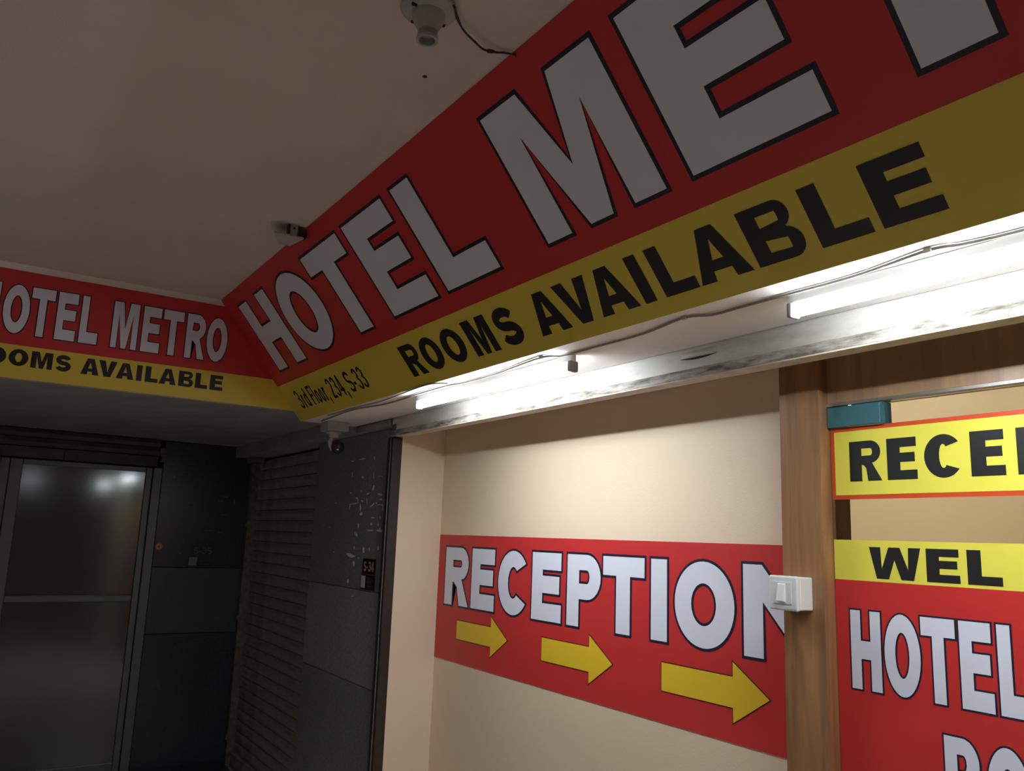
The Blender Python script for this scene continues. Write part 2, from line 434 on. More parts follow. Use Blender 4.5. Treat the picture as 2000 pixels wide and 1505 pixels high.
def write(frame, root, letters, v0, v1, s, b, material, outline=0.0, outline_mat='sign_navy', lift=0.0012, name='letter'):
    """letters: (char, left, right) along the frame; each letter a part, its outline print a sub-part"""
    for ch, a0, a1 in letters:
        g = offset_groups(glyph(ch, a1 - a0, v1 - v0, s, b), a0, v0)
        o = obj(name, fill_bm(frame, g, lift + (0.0007 if outline else 0)), material, root)
        if outline:
            big = []
            for out, holes in g:
                hs = []
                for hh in holes:
                    hh2 = hh if area(hh) > 0 else hh[::-1]
                    s2 = grow(hh2, -outline)
                    if area(s2) > 0: hs.append(s2)
                out2 = out if area(out) > 0 else out[::-1]
                big.append((grow(out2, outline), hs))
            obj('letter_outline', fill_bm(frame, big, lift), outline_mat, o)
def panel(name, frame, poly, thick, material, parent, lift=0.0):
    bm = bmesh.new()
    A = [bm.verts.new(frame.p3(x, y, lift)) for x, y in poly]; B = [bm.verts.new(frame.p3(x, y, lift + thick)) for x, y in poly]
    n = len(A)
    bm.faces.new(A); bm.faces.new(B[::-1])
    for i in range(n): bm.faces.new((A[i], A[(i + 1) % n], B[(i + 1) % n], B[i]))
    bmesh.ops.recalc_face_normals(bm, faces=bm.faces[:])
    return obj(name, bm, material, parent)

# ------------------------------------------------------------------ main dimensions
ZC = 2.695            # ceiling
XT = 0.9102           # sloped bulkhead meets the ceiling
XB, ZB = 1.354, 2.148  # lower edge of the sloped bulkhead = soffit height
YF = 4.07             # front of the bulkhead over the corridor end
ZE = 2.196            # soffit height at the corridor end
YD = 6.19             # end wall (doors, granite)
XS = 1.645            # where the soffit stops, shutter slit
XW = 1.948            # cream wall with the RECEPTION sign
XP = 1.84             # front of the wooden post
XG = 1.88             # glass door
XPIL = 1.69           # granite pillar face

# ------------------------------------------------------------------ the setting
struct(box('floor', -1.9, 4.2, -6.0, 6.5, -0.15, 0.0, 'floor_tile'), 'grey tiled corridor floor', 'floor')
ceil = struct(box('ceiling', -1.9, 4.2, -6.0, 6.5, ZC, ZC + 0.15, 'ceiling_paint'), 'plain matt cream painted corridor ceiling', 'ceiling')
struct(box('wall_left', -2.05, -1.9, -6.0, 6.5, 0, ZC, 'corridor_wall'), 'plain wall along the far side of the corridor', 'wall')
struct(box('wall_back', -1.9, 1.69, -6.15, -6.0, 0, ZC, 'corridor_wall'), 'plain wall closing the corridor behind', 'wall')
we = struct(box('wall_end', -1.9, 2.2, 6.265, 6.5, 0, ZC, 'dark_wall'), 'dark end wall of the corridor clad in black granite slabs', 'wall')
for z0, z1, mm in ((0.0, 0.888, 'granite'), (0.891, 1.329, 'granite_sheen'), (1.332, ZE - 0.006, 'granite')):
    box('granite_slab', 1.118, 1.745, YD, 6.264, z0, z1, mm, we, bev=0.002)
tr1 = struct(box('trim_1', -1.9, 2.2, YF, 6.264, ZE, ZC - 0.0005, 'soffit_paint'), 'plastered bulkhead over the corridor end behind the smaller sign', 'bulkhead')
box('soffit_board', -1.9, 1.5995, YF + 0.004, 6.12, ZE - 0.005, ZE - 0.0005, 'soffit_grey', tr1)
struct(obj('trim_2', prism_y([(XT, ZC - 0.0005), (XB, ZB), (XS, ZB), (XS, ZC - 0.0005)], -5.99, YF - 0.0005), 'soffit_paint'), 'sloping plastered bulkhead with flat white soffit over the shop front', 'bulkhead')
struct(box('trim_3', 1.60, 2.2, YF + 0.0005, 6.18, 2.115, ZE - 0.0005, 'grey_plaster'), 'grey lintel above the closed rolling shutter', 'lintel')
struct(box('wall_upper', 1.715, 2.3, -5.99, YF - 0.001, 2.125, ZC - 0.0005, 'cream_wall'), 'cream wall over the reception alcove behind the raised shutter', 'wall')
struct(box('trim_6', 1.655, 1.7149, 3.665, YF - 0.001, 2.115, 2.147, 'grey_plaster'), 'grey end of the raised shutter housing above the granite pillar', 'lintel')
struct(box('trim_7', -1.9, 1.70, 5.85, YD - 0.031, 0.0003, 0.035, 'granite'), 'black granite threshold at the foot of the end wall', 'threshold')
# pillar between the two shop fronts
wp = struct(box('wall_pillar', 1.725, 2.2, 3.665, 4.70, 0, 2.1145, 'dark_wall'), 'pillar clad in black granite slabs with old glue marks', 'pillar')
for z0, z1, mm in ((0.0, 0.888, 'pillar_glare_granite'), (0.891, 1.329, 'pillar_glare_mid'), (1.332, 2.114, 'pillar_glare_granite')):
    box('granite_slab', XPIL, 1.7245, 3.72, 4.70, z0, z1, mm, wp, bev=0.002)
box('plaster_edge', XPIL + 0.004, 1.7245, 3.685, 3.7195, 0, 2.114, 'plaster_edge', wp)
struct(box('wall_return', 1.715, XW - 0.0005, 3.63, 3.6645, 0, 2.1245, 'cream_wall'), 'narrow cream side wall of the reception alcove', 'wall')
struct(box('wall_reception', XW, 2.0, 1.508, 3.6645, 0, 2.1245, 'cream_wall'), 'cream alcove wall carrying the red reception banner', 'wall')
struct(box('wall_behind_shutter', 1.90, 2.2, 4.71, 6.26, 0, 2.114, 'dark_wall'), 'dark shop wall behind the closed rolling shutter', 'wall')
struct(box('wall_right', 1.69, 2.0, -5.99, 0.165, 0, 2.1245, 'cream_wall'), 'cream wall beyond the reception door', 'wall')
# reception room
struct(box('wall_room_back', 3.9, 4.05, -1.6, 3.66, 0, 2.55, 'room_wall'), 'cream back wall of the reception room', 'wall')
struct(box('wall_room_far', 2.0005, 3.9, 3.5, 3.66, 0, 2.1245, 'room_wall'), 'cream far side wall of the reception room', 'wall')
struct(box('wall_room_near', 2.0005, 3.9, -1.6, -1.45, 0, 2.55, 'room_wall'), 'cream near side wall of the reception room', 'wall')
struct(box('ceiling_room', 2.301, 3.9, -1.6, 3.66, 2.55, 2.6, 'room_wall'), 'cream ceiling of the reception room', 'ceiling')
struct(box('wall_room_high', 2.301, 3.9, 3.5, 3.66, 2.1255, 2.5495, 'room_wall'), 'upper part of the reception room side wall', 'wall')

# wooden door frame
wf = thing('trim_4', (XP, 0.8, 0), 'brown wood-grain frame around the glass reception door', 'door frame', kind='structure')
box('jamb', XP, 1.957, 1.378, 1.507, 0, 2.1245, 'wood', wf, bev=0.002)
box('jamb', XP, 1.957, 0.17, 0.295, 0, 2.1245, 'wood', wf, bev=0.002)
box('header', 1.872, 1.957, 0.2955, 1.3775, 1.982, 2.1245, 'wood_header', wf, bev=0.0015)
box('header_strip', 1.868, 1.902, 0.2955, 1.3775, 1.974, 1.9815, 'steel', wf)
# glass door with patch fitting
gd = thing('door_3', (XG, 0.83, 0.0), 'frameless clear glass reception door covered with printed stickers', 'door', kind='structure')
pane = box('pane', XG, XG + 0.01, 0.30, 1.376, 0.008, 1.972, 'clear_glass', gd)
box('patch_fitting', XG - 0.014, XG + 0.026, 1.222, 1.374, 1.918, 1.9715, 'teal_metal', gd, bev=0.002, label='teal metal patch fitting')
box('patch_edge', XG - 0.0150, XG + 0.027, 1.2175, 1.2215, 1.918, 1.9715, 'teal_metal', gd)
obj('pivot_pin', lathe_bm([(0, 0), (0.006, 0), (0.006, 0.010), (0, 0.010)], (XG - 0.004, 1.31, 1.9735), (0, 0, -1), 12), 'chrome', gd)

# ------------------------------------------------------------------ end wall doors (aluminium, frosted)
def alu_door(name, x0, x1, label, right_stile=0.04, left_stile=0.07):
    d = thing(name, ((x0 + x1) / 2, YD, 0), label, 'door', kind='structure')
    box('stile', x0, x0 + left_stile, YD - 0.02, YD + 0.025, 0.01, 1.998, 'aluminium', d, bev=0.004)
    box('stile', x1 - right_stile, x1, YD - 0.02, YD + 0.025, 0.01, 1.998, 'aluminium', d, bev=0.004)
    a, b = x0 + left_stile, x1 - right_stile
    box('rail', a, b, YD - 0.018, YD + 0.024, 0.01, 0.098, 'aluminium', d, bev=0.004)
    box('rail', a, b, YD - 0.018, YD + 0.024, 1.103, 1.148, 'aluminium', d, bev=0.006)
    box('rail', a, b, YD - 0.018, YD + 0.024, 1.965, 1.998, 'aluminium', d, bev=0.004)
    box('pane', a, b, YD, YD + 0.006, 0.098, 1.103, 'frosted_glass', d)
    box('pane', a, b, YD, YD + 0.006, 1.148, 1.965, 'frosted_glass', d)
    return d
alu_door('door_1', 0.206, 1.050, 'aluminium door with two frosted panes next to the granite slabs')
alu_door('door_2', -0.64, 0.203, 'aluminium door with frosted panes on the hinge side away from granite', 0.05, 0.04)
jf = box('trim_5', 1.054, 1.112, YD - 0.03, 6.26, 0, 2.0, 'aluminium', bev=0.004)
struct(jf, 'aluminium door jamb standing against the black granite', 'door frame')

# rolled-up shutter over the aluminium doors
rs = thing('rolled_shutter', (0.2, 6.15, 2.0), 'brown rolled-up shutter ends in shadow above the aluminium doors', 'shutter', 'rolling shutters of the corridor')
for z0, z1, dy in ((2.138, 2.186, 0.0), (2.078, 2.134, 0.012), ):
    obj('slat', sweep_bm([(0, z0), (-0.010, (z0 + z1) / 2), (0, z1), (0.02, z1), (0.02, z0)], 0, 0, Vector((0, 1, 0)), Vector((0, 0, 1)), Vector((-0.66, 6.13 + dy, 0)), Vector((1.075, 6.13 + dy, 0))), 'old_rail', rs)
box('bottom_bar', -0.66, 1.07, 6.128, 6.158, 2.004, 2.073, 'old_rail', rs, bev=0.003)
box('handle_seam', 0.494, 0.500, 6.1265, 6.1285, 2.010, 2.066, 'hole_dark', rs)
box('side_guide', 1.078, 1.116, 6.115, 6.16, 2.094, 2.135, 'bracket_grey', rs, bev=0.004)
obj('guide_hook', sweep_bm([(1.078, 2.04), (1.090, 2.052), (1.092, 2.074), (1.080, 2.09), (1.118, 2.09), (1.114, 2.05), (1.10, 2.036)], 0, 0, Vector((1, 0, 0)), Vector((0, 0, 1)), Vector((0, 6.118, 0)), Vector((0, 6.155, 0))), 'bracket_grey', rs)

# closed rolling shutter in the side shop front
cs = thing('rolling_shutter', (1.77, 5.4, 0), 'closed dark steel rolling shutter beside the granite pillar', 'shutter', 'rolling shutters of the corridor')
prof = [(0.022 - 0.008 * math.sin(math.pi * i / 6), 0.068 * i / 6) for i in range(7)] + [(0.030, 0.068), (0.030, 0.0)]
slat_bm = sweep_bm(prof, 0, 0, Vector((1, 0, 0)), Vector((0, 0, 1)), Vector((0, 4.715, 0)), Vector((0, 6.125, 0)))
slat0 = None
for i in range(28):
    if slat0 is None:
        for v in slat_bm.verts: v.co += Vector((1.752, 0, 0.10))
        slat0 = obj('slat', slat_bm, 'shutter_steel', cs); s_ = slat0
    else:
        s_ = slat0.copy(); COL.objects.link(s_); s_.parent = cs
    s_.location.z = i * 0.0715
box('bottom_bar', 1.748, 1.79, 4.715, 6.125, 0.005, 0.10, 'shutter_steel', cs, bev=0.004)
gdv = box('side_guide', 1.715, 1.79, 6.130, 6.187, 0, 2.112, 'guide_grey', cs, bev=0.004)
for zz in (0.18, 0.98, 1.62): box('guide_clip', 1.705, 1.7149, 6.135, 6.182, zz, zz + 0.03, 'bracket_grey', gdv)
box('side_guide', 1.728, 1.79, 4.7005, 4.712, 0, 2.112, 'guide_grey', cs)
obj('roller_bracket', box_bm(1.66, 1.76, 5.98, 6.10, 2.075, 2.114, 0.008), 'bracket_grey', cs)

# raised shutter over the reception alcove
ru = thing('raised_shutter', (1.66, 1.5, 2.06), 'pale grimy bottom bar of the raised shutter over the reception alcove', 'shutter', 'rolling shutters of the corridor')
box('bar_plate', 1.6545, 1.660, 0.17, 3.62, 2.080, 2.20, 'shutter_bar_paint', ru)
obj('bottom_angle', prism_y([(1.648, 2.063), (1.648, 2.088), (1.6535, 2.090), (1.6535, 2.067), (1.700, 2.067), (1.700, 2.063)], 0.17, 3.62), 'dirty_angle', ru)
box('lower_lip', 1.6485, 1.70, 0.17, 3.56, 2.0585, 2.0625, 'edge_lip', ru)
# raised hand grip with its slot
ha, hb = atX(1330, 703, 1.654), atX(1400, 688, 1.654)
hy0, hy1, hz = min(ha.y, hb.y), max(ha.y, hb.y), (ha.z + hb.z) / 2
g = bmesh.new()
N = 10
top, mid, low, rim = [], [], [], []
for i in range(N + 1):
    t = i / N; y = hy0 + (hy1 - hy0) * t; bl = math.sin(math.pi * min(1, max(0, t))) ** 0.5 if 0 < t < 1 else 0.0
    top.append(g.verts.new((1.6543, y, hz + 0.020))); mid.append(g.verts.new((1.6543 - 0.006 * bl, y, hz + 0.010)))
    low.append(g.verts.new((1.6543 - 0.010 * bl, y, hz + 0.0005))); rim.append(g.verts.new((1.6540, y, hz)))
for A_, B_ in ((top, mid), (mid, low), (low, rim)):
    for i in range(N): g.faces.new((A_[i], A_[i + 1], B_[i + 1], B_[i]))
grip = obj('hand_grip', g, 'shutter_bar_paint', ru, smooth=True)
g = bmesh.new()
A_, B_ = [], []
for i in range(N + 1):
    t = i / N; y = hy0 + (hy1 - hy0) * t
    A_.append(g.verts.new((1.6538, y, hz + 0.0012))); B_.append(g.verts.new((1.6538, y, hz - 0.006 * math.sin(math.pi * t) - 0.0005)))
for i in range(N): g.faces.new((A_[i], A_[i + 1], B_[i + 1], B_[i]))
obj('grip_slot', g, 'hole_dark', grip)
box('end_stop', 1.640, 1.70, 3.56, 3.655, 2.064, 2.088, 'plaster_edge', ru, bev=0.004)
box('end_stop', 1.650, 1.70, 3.575, 3.612, 2.0885, 2.118, 'bracket_grey', ru, bev=0.003)
box('side_guide', 1.665, 1.714, 3.625, 3.684, 0, 2.062, 'guide_brown', ru, bev=0.003)
box('guide_lip', 1.6615, 1.6649, 3.645, 3.650, 0, 2.062, 'plaster_edge', ru)

# ------------------------------------------------------------------ big sloping sign
G = Frame((XB, 0, ZB), (0, -1, 0), (XT - XB, 0, ZC - ZB))
LS = math.hypot(XT - XB, ZC - ZB)
sg = thing('hotel_sign', tuple(G.p3(-1.7, 0.0)), 'long sloping red and yellow hotel signboard above the tube lights', 'sign', 'hotel signboards')
panel('red_panel', G, [(-4.0665, 0.2035), (0.60, 0.2035), (0.60, LS - 0.004), (-4.0665, LS - 0.004)], 0.002, 'sign_red', sg)
panel('yellow_panel', G, [(-4.060, -0.003), (0.60, -0.003), (0.60, 0.2034), (-4.0665, 0.2034)], 0.002, 'sign_yellow', sg)
write(G, sg, [('H', -3.905, -3.535), ('O', -3.485, -3.080), ('T', -3.042, -2.683), ('E', -2.622, -2.296), ('L', -2.228, -1.925), ('M', -1.690, -1.252),
              ('E', -1.172, -0.839), ('T', -0.797, -0.433), ('R', -0.39, -0.03), ('O', 0.01, 0.42)], 0.2725, 0.6245, 0.119, 0.079, 'sign_white', 0.0105, lift=0.0028)
write(G, sg, [('R', -2.738, -2.617), ('O', -2.600, -2.468), ('O', -2.446, -2.311), ('M', -2.276, -2.136), ('S', -2.107, -1.985),
              ('A', -1.915, -1.772), ('V', -1.775, -1.636), ('A', -1.641, -1.497), ('I', -1.478, -1.438), ('L', -1.406, -1.298), ('A', -1.291, -1.142),
              ('B', -1.1265, -1.000), ('L', -0.9735, -0.862), ('E', -0.8435, -0.724)], 0.0395, 0.1655, 0.041, 0.0275, 'sign_black', lift=0.0028)
small = [('3', -3.930, -3.880), ('r', -3.868, -3.842), ('d', -3.832, -3.790), ('F', -3.755, -3.715), ('l', -3.705, -3.694), ('o', -3.684, -3.644), ('o', -3.636, -3.598), ('r', -3.588, -3.562), (',', -3.556, -3.544),
         ('2', -3.507, -3.464), ('3', -3.455, -3.411), ('4', -3.402, -3.356), (',', -3.348, -3.336), ('S', -3.303, -3.246), ('-', -3.240, -3.216), ('3', -3.208, -3.165), ('3', -3.158, -3.115)]
for ch, a0, a1 in small:
    v0, v1 = 0.056, 0.155
    if ch == 'o': v1 = v0 + 0.099 * 0.70
    obj('character', fill_bm(G, offset_groups(glyph(ch, a1 - a0, v1 - v0, 0.0125, 0.0125), a0, v0), 0.0028), 'sign_black', sg)

# ------------------------------------------------------------------ smaller sign over the corridor end
EF = Frame((0, YF, 0), (1, 0, 0), (0, 0, 1))
def slope_x(z): return XT + (ZC - z) * (XB - XT) / (ZC - ZB) - 0.0005
es = thing('hotel_sign', (0.4, YF, ZE), 'smaller upright red and yellow hotel signboard at the corridor end', 'sign', 'hotel signboards')
panel('red_panel', EF, [(-0.32, 2.3385), (slope_x(2.3385), 2.3385), (slope_x(2.664), 2.664), (-0.32, 2.664)], 0.002, 'sign_red', es)
panel('yellow_panel', EF, [(-0.32, ZE), (slope_x(ZE), ZE), (slope_x(2.3384), 2.3384), (-0.32, 2.3384)], 0.002, 'sign_yellow', es)
write(EF, es, [('H', -0.075, 0.010), ('O', 0.027, 0.124), ('T', 0.127, 0.216), ('E', 0.2285, 0.307), ('L', 0.323, 0.396), ('M', 0.452, 0.559), ('E', 0.5775, 0.656), ('T', 0.665, 0.754), ('R', 0.770, 0.859), ('O', 0.865, 0.960)],
      2.387, 2.600, 0.0275, 0.047, 'sign_white', 0.0045, lift=0.0028)
write(EF, es, [('R', -0.094, -0.019), ('O', -0.010, 0.064), ('O', 0.073, 0.146), ('M', 0.156, 0.2375), ('S', 0.247, 0.311), ('A', 0.349, 0.422), ('V', 0.418, 0.493), ('A', 0.492, 0.566), ('I', 0.5755, 0.599), ('L', 0.613, 0.668), ('A', 0.673, 0.748),
               ('B', 0.758, 0.824), ('L', 0.833, 0.889), ('E', 0.900, 0.960)], 2.2495, 2.3215, 0.024, 0.0165, 'sign_black', lift=0.0028)

# ------------------------------------------------------------------ RECEPTION banner with arrows
W = Frame((XW - 0.0008, 0, 0), (0, -1, 0), (0, 0, 1))
rb = thing('reception_banner', (XW, 2.57, 1.048), 'red wall banner reading reception with three yellow arrows', 'sign', 'reception signs')
panel('red_panel', W, [(-3.6285, 1.048), (-1.5085, 1.048), (-1.5085, 1.614), (-3.6285, 1.614)], 0.0015, 'sign_red', rb)
write(W, rb, [('R', -3.5565, -3.335), ('E', -3.3105, -3.115), ('C', -3.086, -2.862), ('E', -2.831, -2.633), ('P', -2.5965, -2.397), ('T', -2.384, -2.165), ('I', -2.1325, -2.0565), ('O', -2.021, -1.771)],
      1.2965, 1.5565, 0.073, 0.066, 'sign_white', 0.0085, lift=0.0022)
# the N runs behind the wooden post: only the part on the wall is printed
def clip(poly, amax):
    out = []
    for i in range(len(poly)):
        a, c = poly[i], poly[(i + 1) % len(poly)]
        if a[0] <= amax: out.append(a)
        if (a[0] <= amax) != (c[0] <= amax):
            t = (amax - a[0]) / (c[0] - a[0]); out.append((amax, a[1] + t * (c[1] - a[1])))
    return out
nn = offset_groups(glyph('N', 0.245, 0.26, 0.072, 0.066), -1.7365, 1.2965)[0][0]
stem = [(-1.7365, 1.2965), (-1.6645, 1.2965), (-1.6645, 1.5565), (-1.7365, 1.5565)]
N_in = clip([(-1.7365, 1.2965), (-1.6645, 1.2965), (-1.6645, 1.4525), (-1.52, 1.2965), (-1.49, 1.2965), (-1.49, 1.36), (-1.6665, 1.5565), (-1.7365, 1.5565)], -1.5095)
lt = obj('letter', fill_bm(W, [(N_in, [])], 0.0029), 'sign_white', rb)
N_out = clip(grow([(-1.7365, 1.2965), (-1.6645, 1.2965), (-1.6645, 1.4525), (-1.52, 1.2965), (-1.48, 1.2965), (-1.48, 1.35), (-1.6665, 1.5565), (-1.7365, 1.5565)], 0.0085), -1.5093)
obj('letter_outline', fill_bm(W, [(N_out, [])], 0.0022), 'sign_navy', lt)
for pts in ([(183, 478), (350, 510), (352, 462), (428, 575), (345, 658), (343, 605), (180, 568)],
            [(597, 562), (828, 605), (830, 550), (942, 693), (828, 787), (826, 728), (596, 672)],
            [(1183, 682), (1530, 752), (1530, 680), (1712, 870), (1535, 980), (1532, 905), (1183, 818)]):
    q = [W.px(820 + x / 2.5, 1020 + y / 2.5) for x, y in pts]
    # square the arrow up: it is printed straight on the banner
    yt = (q[0][1] + q[1][1]) / 2; yb = (q[5][1] + q[6][1]) / 2; ht, hb_ = q[2][1], q[4][1]
    xl = (q[0][0] + q[6][0]) / 2; xh = (q[1][0] + q[2][0] + q[4][0] + q[5][0]) / 4; xt = q[3][0]; yc = (yt + yb) / 2
    hh = (ht - hb_) / 2
    poly = [(xl, yb), (xh, yb), (xh, yc - hh), (xt, yc), (xh, yc + hh), (xh, yt), (xl, yt)]
    ar = obj('arrow', fill_bm(W, [(poly, [])], 0.0029), 'arrow_yellow', rb)
    obj('arrow_outline', fill_bm(W, [(grow(poly, 0.0035), [])], 0.0022), 'arrow_brown', ar)

# ------------------------------------------------------------------ stickers on the glass door
D = Frame((XG, 0, 0), (0, -1, 0), (0, 0, 1))
ds = thing('door_sign', (XG, 0.86, 1.733), 'yellow reception sticker with red border high on the glass door', 'sign', 'reception signs')
panel('border', D, [(-1.3745, 1.733), (-0.345, 1.733), (-0.345, 1.917), (-1.3745, 1.917)], 0.0006, 'border_red', ds)
panel('yellow_panel', D, [(-1.364, 1.744), (-0.356, 1.744), (-0.356, 1.9065), (-1.364, 1.9065)], 0.0006, 'door_yellow', ds, lift=0.0007)
write(D, ds, [('R', -1.3205, -1.231), ('E', -1.2165, -1.139), ('C', -1.121, -1.032), ('E', -1.012, -0.937), ('P', -0.912, -0.832), ('T', -0.818, -0.733), ('I', -0.715, -0.682), ('O', -0.662, -0.566), ('N', -0.545, -0.455)],
      1.7775, 1.8785, 0.0345, 0.0225, 'sign_black', lift=0.0018)
hs = thing('welcome_sign', (XG, 0.86, 0.75), 'red welcome sticker with yellow heading on the glass door', 'sign', 'reception signs')
panel('yellow_panel', D, [(-1.3755, 1.5335), (-0.345, 1.5335), (-0.345, 1.632), (-1.3755, 1.632)], 0.0006, 'door_yellow', hs)
panel('red_panel', D, [(-1.3755, 0.75), (-0.345, 0.75), (-0.345, 1.5334), (-1.3755, 1.5334)], 0.0006, 'door_red', hs)
write(D, hs, [('W', -1.276, -1.143), ('E', -1.130, -1.052), ('L', -1.035, -0.960), ('C', -0.872, -0.785), ('O', -0.765, -0.675), ('M', -0.655, -0.553), ('E', -0.530, -0.455)], 1.541, 1.616, 0.031, 0.0175, 'sign_black', lift=0.0012)
write(D, hs, [('H', -1.335, -1.254), ('O', -1.245, -1.155), ('T', -1.152, -1.072), ('E', -1.063, -0.993), ('L', -0.981, -0.915), ('M', -0.855, -0.765), ('E', -0.75, -0.68), ('T', -0.668, -0.588), ('R', -0.572, -0.492), ('O', -0.482, -0.395)],
      1.276, 1.4615, 0.0275, 0.041, 'sign_white', 0.0042, lift=0.0012)
write(D, hs, [('R', -1.11, -1.032), ('O', -1.020, -0.932), ('O', -0.92, -0.832), ('M', -0.818, -0.716), ('S', -0.704, -0.628)], 1.028, 1.213, 0.0275, 0.041, 'sign_white', 0.0042, lift=0.0012)

# ------------------------------------------------------------------ tube lights
def tube_light(x, y0, y1, label, glow='tube_glow', ztop=ZB, group='tube lights under the soffit'):
    t = thing('tube_light', (x, (y0 + y1) / 2, ztop - 0.05), label, 'lamp', group)
    box('batten', x - 0.009, x + 0.009, y0, y1, ztop - 0.022, ztop - 0.0002, 'white_plastic', t, bev=0.003)
    obj('tube', tube_bm([(x, y0 + 0.012, ztop - 0.036), (x, y1 - 0.012, ztop - 0.036)], 0.0135, 16), glow, t, smooth=True)
    obj('led_strip', sweep_bm([(-0.0105, -0.0112), (-0.006, -0.0136), (0.006, -0.0136), (0.0105, -0.0112)], 0, 0, Vector((1, 0, 0)), Vector((0, 0, 1)), Vector((x, y0 + 0.013, ztop - 0.036)), Vector((x, y1 - 0.013, ztop - 0.036))), 'strip_glow', t)
    for a, b in ((y0, y0 + 0.014), (y1 - 0.012, y1)):
        box('end_cap', x - 0.016, x + 0.016, a - 0.001, b, ztop - 0.053, ztop - 0.0198, 'grey_plastic', t, bev=0.004)
    return t
tube_light(1.455, 1.935, 2.955, 'glowing white tube light under the soffit beside the alcove corner')
tube_light(1.455, 0.13, 1.155, 'glowing white tube light under the soffit before the glass door')

# corridor lamp behind, on the back wall; room lamp in the reception (both light the place)
t = thing('tube_light', (0.98, -5.95, 2.38), 'glowing tube light high on the wall closing the corridor', 'lamp', 'tube lights elsewhere')
box('batten', 0.80, 1.12, -5.9995, -5.965, 2.37, 2.41, 'white_plastic', t, bev=0.004)
obj('tube', tube_bm([(0.81, -5.945, 2.39), (1.11, -5.945, 2.39)], 0.02, 16), 'corridor_glow', t, smooth=True)
t = thing('tube_light', (2.75, 2.4, 2.5), 'warm tube light on the ceiling of the reception room', 'lamp', 'tube lights elsewhere')
box('batten', 2.73, 2.77, 1.75, 3.05, 2.525, 2.5498, 'white_plastic', t, bev=0.003)
obj('tube', tube_bm([(2.75, 1.77, 2.508), (2.75, 3.03, 2.508)], 0.016, 16), 'room_glow', t, smooth=True)

# ------------------------------------------------------------------ cables on the soffit
def soffit(x, y, z=ZB - 0.0045):
    p = atZ(x, y, z); p.x = min(p.x, 1.430); return p
cab = obj('soffit_cable', tube_bm(smooth_path([soffit(*p) for p in ((628, 822), (690, 800), (760, 789), (830, 765), (875, 752.5), (925, 750), (980, 733), (1055, 698.5), (1110, 697), (1180, 683), (1255, 652), (1336, 620.5), (1400, 616), (1480, 608), (1560, 590), (1690, 545), (1812, 489), (1880, 477), (1990, 466), (2090, 440))]), 0.0032, 8), 'wire_grey', smooth=True)
tag(cab, 'thin grey cable sagging along the soffit past both tube lights', 'cable', 'loose cables')
cab2 = obj('soffit_cable', tube_bm(smooth_path([soffit(*p) for p in ((640, 811), (700, 794), (745, 783), (830, 752), (875, 748))]), 0.0028, 8), 'wire_grey', smooth=True)
tag(cab2, 'short second cable on the soffit close to the signboard corner', 'cable', 'loose cables')
for i, (p, lb) in enumerate((((1057, 697.5), 'small cable clip under the soffit above the first tube light'), ((1336, 620), 'small cable clip under the soffit between the two tube lights'), ((1812, 488), 'small cable clip under the soffit above the second tube light'))):
    c = soffit(*p)
    k = box('cable_clip', c.x - 0.004, c.x + 0.004, c.y - 0.007, c.y + 0.007, ZB - 0.0102, ZB - 0.0002, 'old_plastic', bev=0.001)
    tag(k, lb, 'clip', 'cable clips on the soffit')

# ------------------------------------------------------------------ broken lamp holder on the ceiling with its wires
hc = atZ(838, 16, ZC)
lh = thing('lamp_holder', (hc.x, hc.y, ZC), 'old white ceiling lamp holder without a bulb', 'lamp holder')
obj('base', lathe_bm([(0, 0.0002), (0.060, 0.0002), (0.060, 0.006), (0.055, 0.012), (0.036, 0.016), (0.030, 0.019), (0, 0.019)], hc), 'old_plastic', lh, smooth=True)
obj('socket', lathe_bm([(0.036, 0.016), (0.034, 0.026), (0.027, 0.042), (0.0205, 0.052), (0.0200, 0.066), (0.0225, 0.068), (0.0235, 0.076), (0.0205, 0.0765), (0.0205, 0.055), (0, 0.055)], hc), 'old_plastic', lh, smooth=True)
obj('socket_mouth', lathe_bm([(0.0204, 0.060), (0.0204, 0.0757), (0.017, 0.0757), (0.015, 0.062), (0, 0.062)], hc), 'grey_plastic', lh)
for ang in (200, 20, 110):
    a = math.radians(ang)
    obj('screw_slot', box_bm(hc.x + 0.043 * math.cos(a) - 0.006, hc.x + 0.043 * math.cos(a) + 0.006, hc.y + 0.043 * math.sin(a) - 0.003, hc.y + 0.043 * math.sin(a) + 0.003, ZC - 0.0185, ZC - 0.012, 0.001), 'hole_dark', lh)
for k, off in enumerate(((0, 0), (3, 3))):
    pts = [atZ(x + off[0] * (1 if i % 2 else -0.6), y + off[1] * (0.5 if i % 2 else -0.5), z) for i, (x, y, z) in enumerate(((888, 12, ZC - .010), (893, 38, ZC - .012), (908, 62, ZC - .022), (925, 80, ZC - .026), (945, 97, ZC - .022), (965, 101, ZC - .014), (988, 104, ZC - .007), (1006, 107, ZC - .012)))]
    obj('wire', tube_bm(smooth_path(pts, 5), 0.0022, 6), 'wire_dark', lh, smooth=True)
pc = atZ(950, 99, ZC - 0.018)
obj('taped_joint', lathe_bm([(0, 0), (0.0045, 0.002), (0.005, 0.010), (0.0035, 0.018), (0, 0.02)], pc, (0.9, -0.4, 0), 10), 'wire_dark', lh, smooth=True)
sp = atZ(830, 149, ZC)
obj('screw_hole', lathe_bm([(0.0055, 0.0003), (0.005, 0.002), (0.003, 0.003), (0, 0.003)], sp, (0, 0, -1), 12), 'hole_dark', ceil)

